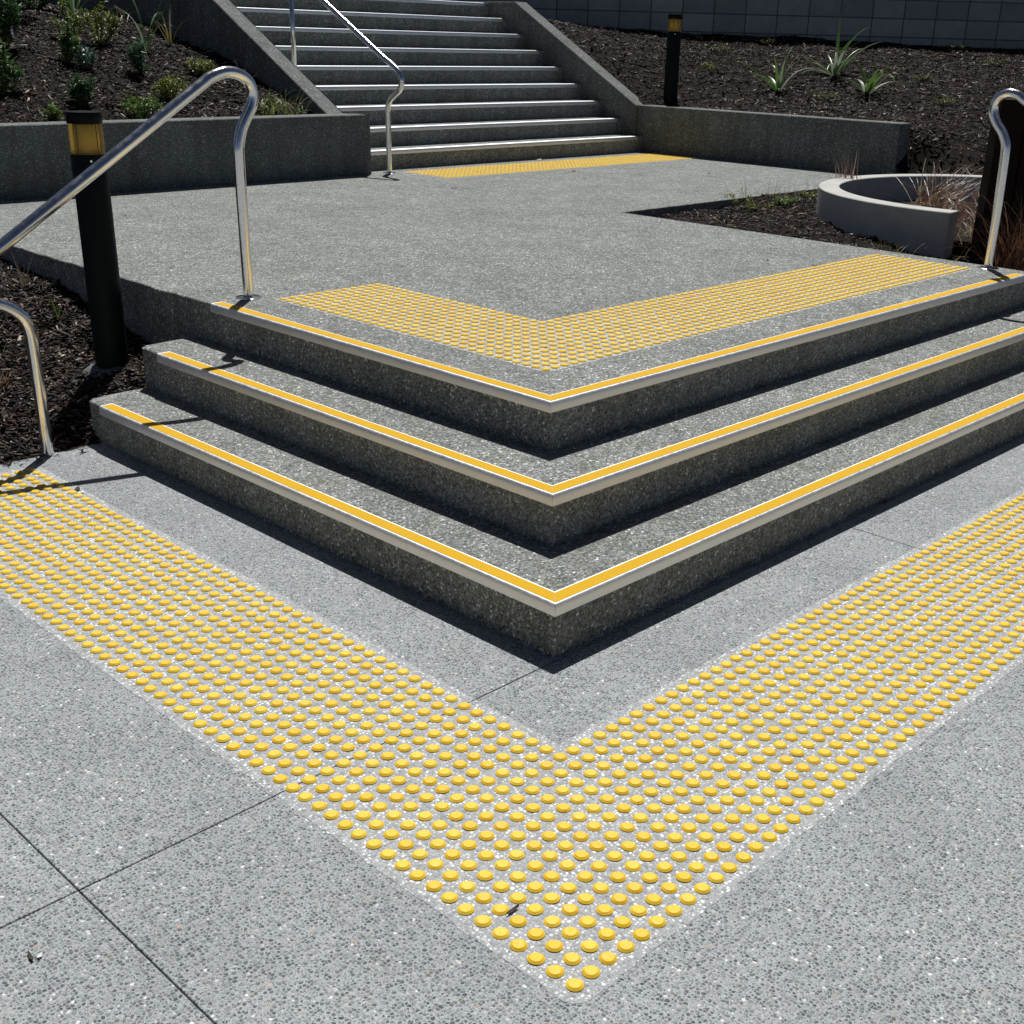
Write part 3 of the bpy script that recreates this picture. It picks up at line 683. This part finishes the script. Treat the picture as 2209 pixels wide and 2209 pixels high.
shrub('hebe_shrub', PL(308, 162), .32, .22, 300, .036, .012, BLU + DRK, 'narrow blue-green shrub under the tall flax blades', gL)
shrub('cushion_shrub', PL(430, 163), .17, .30, 420, .024, .009, OLV, 'low olive cushion shrub near the stair side wall', gL, stems=22)
shrub('cushion_shrub', PL(372, 222), .24, .38, 560, .024, .009, OLV, 'largest olive cushion shrub behind the sloping handrail', gL, stems=26)
shrub('cushion_shrub', PL(308, 256), .20, .40, 460, .026, .010, GRN, 'green cushion shrub spilling at the wall edge under the handrail', gL, stems=24)
gF = 'flax tufts on the planted slope'
strap_plant('flax_plant', PL(318, 112), 9, .60, .014, FLAX, 'tall thin flax with pale blades against the stair side wall', gF, .4, (1.1, 1.5))
strap_plant('flax_plant', PL(368, 98), 7, .36, .016, STRAW + OLV, 'browning flax at the foot of the stair side wall', gF, 2.0)
strap_plant('flax_plant', PL(160, 30), 12, .62, .020, FLAX + GRN, 'broad green flax at the top of the slope', gF, 1.1, (.7, 1.4))
tuft('weed_tuft', PL(262, 50), 10, .26, .008, STRAW + OLV, 'dry weed stalks at the top of the slope beside the side wall', gF, .05)
tuft('grass_tuft', PL(590, 247), 70, .26, .008, GRN + OLV + STRAW[:1], 'green grass tuft with pale blades in the corner of wall and stairs', gF, .16)
tuft('grass_tuft', PL(640, 248), 16, .26, .014, FLAX + STRAW, 'small strappy tuft with bleached tips at the wall corner', gF, .08, (.6, 1.4))
tuft('grass_tuft', PL(520, 178), 14, .22, .009, STRAW + GRN, 'sparse bleached tuft beside the handrail loop', gF, .06)
for i, (x, y, h) in enumerate([(30, 42, .8), (75, 22, .6), (-60, 40, 1.0), (-40, 110, .7)]):
    shrub('thicket_shrub', PL(x, y), h, .8, 700, .06, .02, DRK, ['dense dark thicket shrub in the shade at the top of the slope', 'dark spreading thicket shrub beside the broad green flax', 'very dark tall thicket shrub at the slope edge', 'dark thicket shrub behind the bright green shrub'][i], 'dark thicket shrubs', 16)
gR = 'strap leaved plants on the bark slope'
strap_plant('strap_plant', PR(1679, 199), 12, .58, .050, FLAX, 'strap-leaved plant nearest the bollard light with two silvery curled leaves', gR, 2.3, (.35, 1.5))
strap_plant('strap_plant', PR(1800, 164), 14, .66, .052, FLAX, 'tallest strap-leaved plant, highest on the bark slope', gR, .8, (.4, 1.52))
strap_plant('strap_plant', PR(1870, 204), 12, .58, .050, FLAX, 'strap-leaved plant with drooping pale leaf farthest from the bollard light', gR, 4.0, (.35, 1.5))
WEED = OLV + [(.12, .07, .03)]
for i, (x, y, s, lab) in enumerate([(2034, 226, .22, 'olive weed patch above the end of the short wall'), (1556, 112, .2, 'faint weed patch behind the bollard light'), (1653, 96, .2, 'small weed patch above the silvery strap plant'), (1785, 216, .24, 'brownish weed patch between two strap plants'),
                                  (1855, 76, .2, 'thin weed patch at the foot of the block wall'), (2060, 110, .22, 'weed patch below the block wall at its low end'), (1530, 150, .18, 'sparse weed patch near the bollard light post'), (1990, 175, .2, 'reddish weed patch beside the farthest strap plant'),
                                  (2150, 140, .25, 'weed patch above the looped handrail')]):
    shrub('weed_patch', PR(x, y), .08, s * 1.6, 80, .024, .007, WEED, lab, 'weed patches on the bark slope', 14)
# triangular bed and planter
gT = 'low growth around the planter'
for (x, y, n, pal, lab) in [(1590, 436, 260, OLV, 'bright green ground cover at the landing edge of the bark triangle'), (1690, 440, 240, GRN, 'vivid green ground cover in front of the curved wall'), (1640, 452, 120, WEED, 'brownish low weed in the middle of the bark triangle'), (1740, 425, 160, WEED, 'rusty low weed against the curved wall')]:
    shrub('ground_cover', PR(x, y), 0.04, .36, n, .017, .009, pal, lab, gT, 16)
for (x, y, lab) in [(1600, 425, 'fine dry stalks over the green ground cover at the landing edge'), (1700, 425, 'fine dry stalks beside the curved wall'), (1765, 418, 'thin dry stalks touching the curved wall'), (1660, 430, 'wispy dry stalks in the bark triangle')]:
    tuft('dry_stalks', PR(x, y), 16, .17, .003, STRAW + WEED, lab, gT, .14, (.9, 1.5), (.0, .9))
tuft('weed_tuft', np.array([5.47, 2.42, .45]), 50, .17, .004, OLV + STRAW, 'fine yellowish weed at the foot of the curved wall by the studs', gT, .12, (.9, 1.5), (.1, .9))
toward_r = math.atan2(RGT[1], RGT[0])
tuft('sedge_clump', px_on_z(2005, 446, .54), 210, .52, .006, RUST + STRAW[:2], 'rusty sedge clump leaning over inside the curved planter', gT, .14, (.15, 1.15), (.5, 1.6), (toward_r + .1, .8))
tuft('sedge_clump', px_on_z(2080, 500, .46), 220, .60, .006, RUST, 'rusty sedge clump in the planter opening beside the timber post', gT, .26, (.3, 1.3), (.8, 2.2), (toward_r + .6, 1.3))
tuft('sedge_clump', px_on_z(2095, 548, .40), 260, .34, .006, STRAW + RUST[3:], 'low bleached sedge at the base of the timber post', gT, .22, (.1, 1.2), (.3, 1.8))
tuft('dry_stalks', px_on_z(1826, 404, .62), 40, .34, .011, [(.34, .24, .20), (.26, .17, .13)], 'upright pinkish dead stalks inside the curved planter rim', gT, .10, (1.1, 1.6), (-.2, .7), (toward_r + 2.7, .8))
tuft('sedge_clump', px_on_z(2188, 592, .44), 170, .55, .006, RUST + [(.05, .035, .02)], 'dark rusty sedge clump at the landing edge in front of the timber post', gT, .16, (.8, 1.5), (.3, 1.6))
# planter soil fill
MB().add(*lathe([(1.24, .1), (1.24, .50), (.2, .53)], 7.55, 2.57, 40)).build('planter_soil', MAT_SOIL, None); tag(bpy.data.objects['planter_soil'], kind='structure')
# lower left bed
gB = 'growth in the low bark bed'
tuft('straw_tuft', PB(45, 625), 7, .26, .005, STRAW, 'three upright straw stalks near the landing side', gB, .03, (1.1, 1.6), (-.1, .4))
tuft('straw_tuft', PB(20, 760), 9, .22, .004, STRAW, 'fallen straw stalks left of the lower handrail post', gB, .06, (.1, .7), (0, .4))
tuft('grass_tuft', PB(130, 690), 5, .17, .010, GRN, 'single green grass shoot between the handrail and the bollard', gB, .02, (1.0, 1.5), (0, .6))
tuft('sedge_clump', PB(4, 838), 40, .16, .005, RUST + STRAW, 'small brown tuft among straw in the low bed', gB, .04)
tuft('straw_tuft', PB(110, 800), 6, .20, .004, STRAW, 'flat straw stalks beside the lower handrail post', gB, .05, (.05, .4), (0, .3))

# ------------------------------------------------------------------ small litter on the paving
gD = 'litter on the paving'
def litter(name, px, z, size, mat, label, long=2.2):
    p = px_on_z(px[0], px[1], z); az = RNG.uniform(0, 6.28); r_ = []
    v = []; n = 7
    for i in range(n):
        t = i / (n - 1); w = size / long * math.sin(math.pi * (.08 + .84 * t)) * RNG.uniform(.7, 1.1)
        for s in (-1, 1):
            v.append((p[0] + math.cos(az) * size * (t - .5) - math.sin(az) * w * s / 2, p[1] + math.sin(az) * size * (t - .5) + math.cos(az) * w * s / 2, z + .002 + .25 * size * (t - .5) ** 2 + (.10 * size if s > 0 else 0) * RNG.uniform(.3, 1)))
    nv = len(v); v += [(a, b, c + .0012) for a, b, c in v]
    f = []
    for i in range(n - 1):
        a = i * 2; f += [(a, a + 2, a + 3, a + 1), (a + nv, a + 1 + nv, a + 3 + nv, a + 2 + nv), (a, a + nv, a + 2 + nv, a + 2), (a + 1, a + 3, a + 3 + nv, a + 1 + nv)]
    f += [(0, 1, 1 + nv, nv), (nv - 2, 2 * nv - 2, 2 * nv - 1, nv - 1)]
    tag(MB().add(v, f).build(name, mat), label, 'litter', gD)
litter('bark_flake', (1106, 1966), .002, .036, MAT_TWIG, 'dark bark flake between studs near the strip corner', 4)
litter('bark_flake', (66, 2066), 0, .030, MAT_TWIG, 'dark bark sliver on the slab beside the sawn joint', 3.5)
litter('paper_scrap', (87, 2064), 0, .016, MAT_PAPER, 'tiny pale scrap touching the bark sliver', 1.6)
litter('dry_leaf', (167, 1057), 0, .04, MAT_TWIG, 'curled brown leaf beside the stud strip near the lower handrail post', 1.8)
litter('paper_scrap', (179, 1063), 0, .022, MAT_PAPER, 'white scrap under the curled brown leaf', 2)
litter('dry_leaf', (1645, 835), 2 * H, .035, MAT_TWIG, 'dark dry leaf in the shadow on the middle tread', 2)
litter('dry_leaf', (1905, 1085), 0, .05, MAT_TWIG, 'brown leaf in the shadow below the bottom step', 3)
litter('paper_scrap', (985, 354), Z3, .09, MAT_PAPER, 'larger white scrap at the foot of the upper stairs', 3)
litter('paper_scrap', (1163, 345), Z3, .06, MAT_PAPER, 'smaller white scrap at the foot of the upper stairs', 3)
litter('bark_flake', (1237, 371), Z3, .07, MAT_TWIG, 'dark bark piece in front of the far stud strip', 3)
litter('bark_flake', (1262, 386), Z3, .045, MAT_TWIG, 'second dark bark piece in front of the far stud strip', 2.5)
litter('bark_flake', (980, 407), Z3, .045, MAT_TWIG, 'lone dark bark bit on the landing', 2.5)
litter('bark_flake', (1530, 374), Z3, .07, MAT_TWIG, 'bark sliver on the landing before the short wall', 4)
litter('bark_flake', (1656, 562), Z3, .04, MAT_TWIG, 'bark sliver on the landing before the bark triangle', 4)
litter('dry_leaf', (1757, 574), Z3 + .003, .03, MAT_TWIG, 'small brown leaf on the upper stud strip', 2)
litter('bark_flake', (268, 466), Z3, .03, MAT_TWIG, 'dark crumb on the landing behind the bollard', 3)
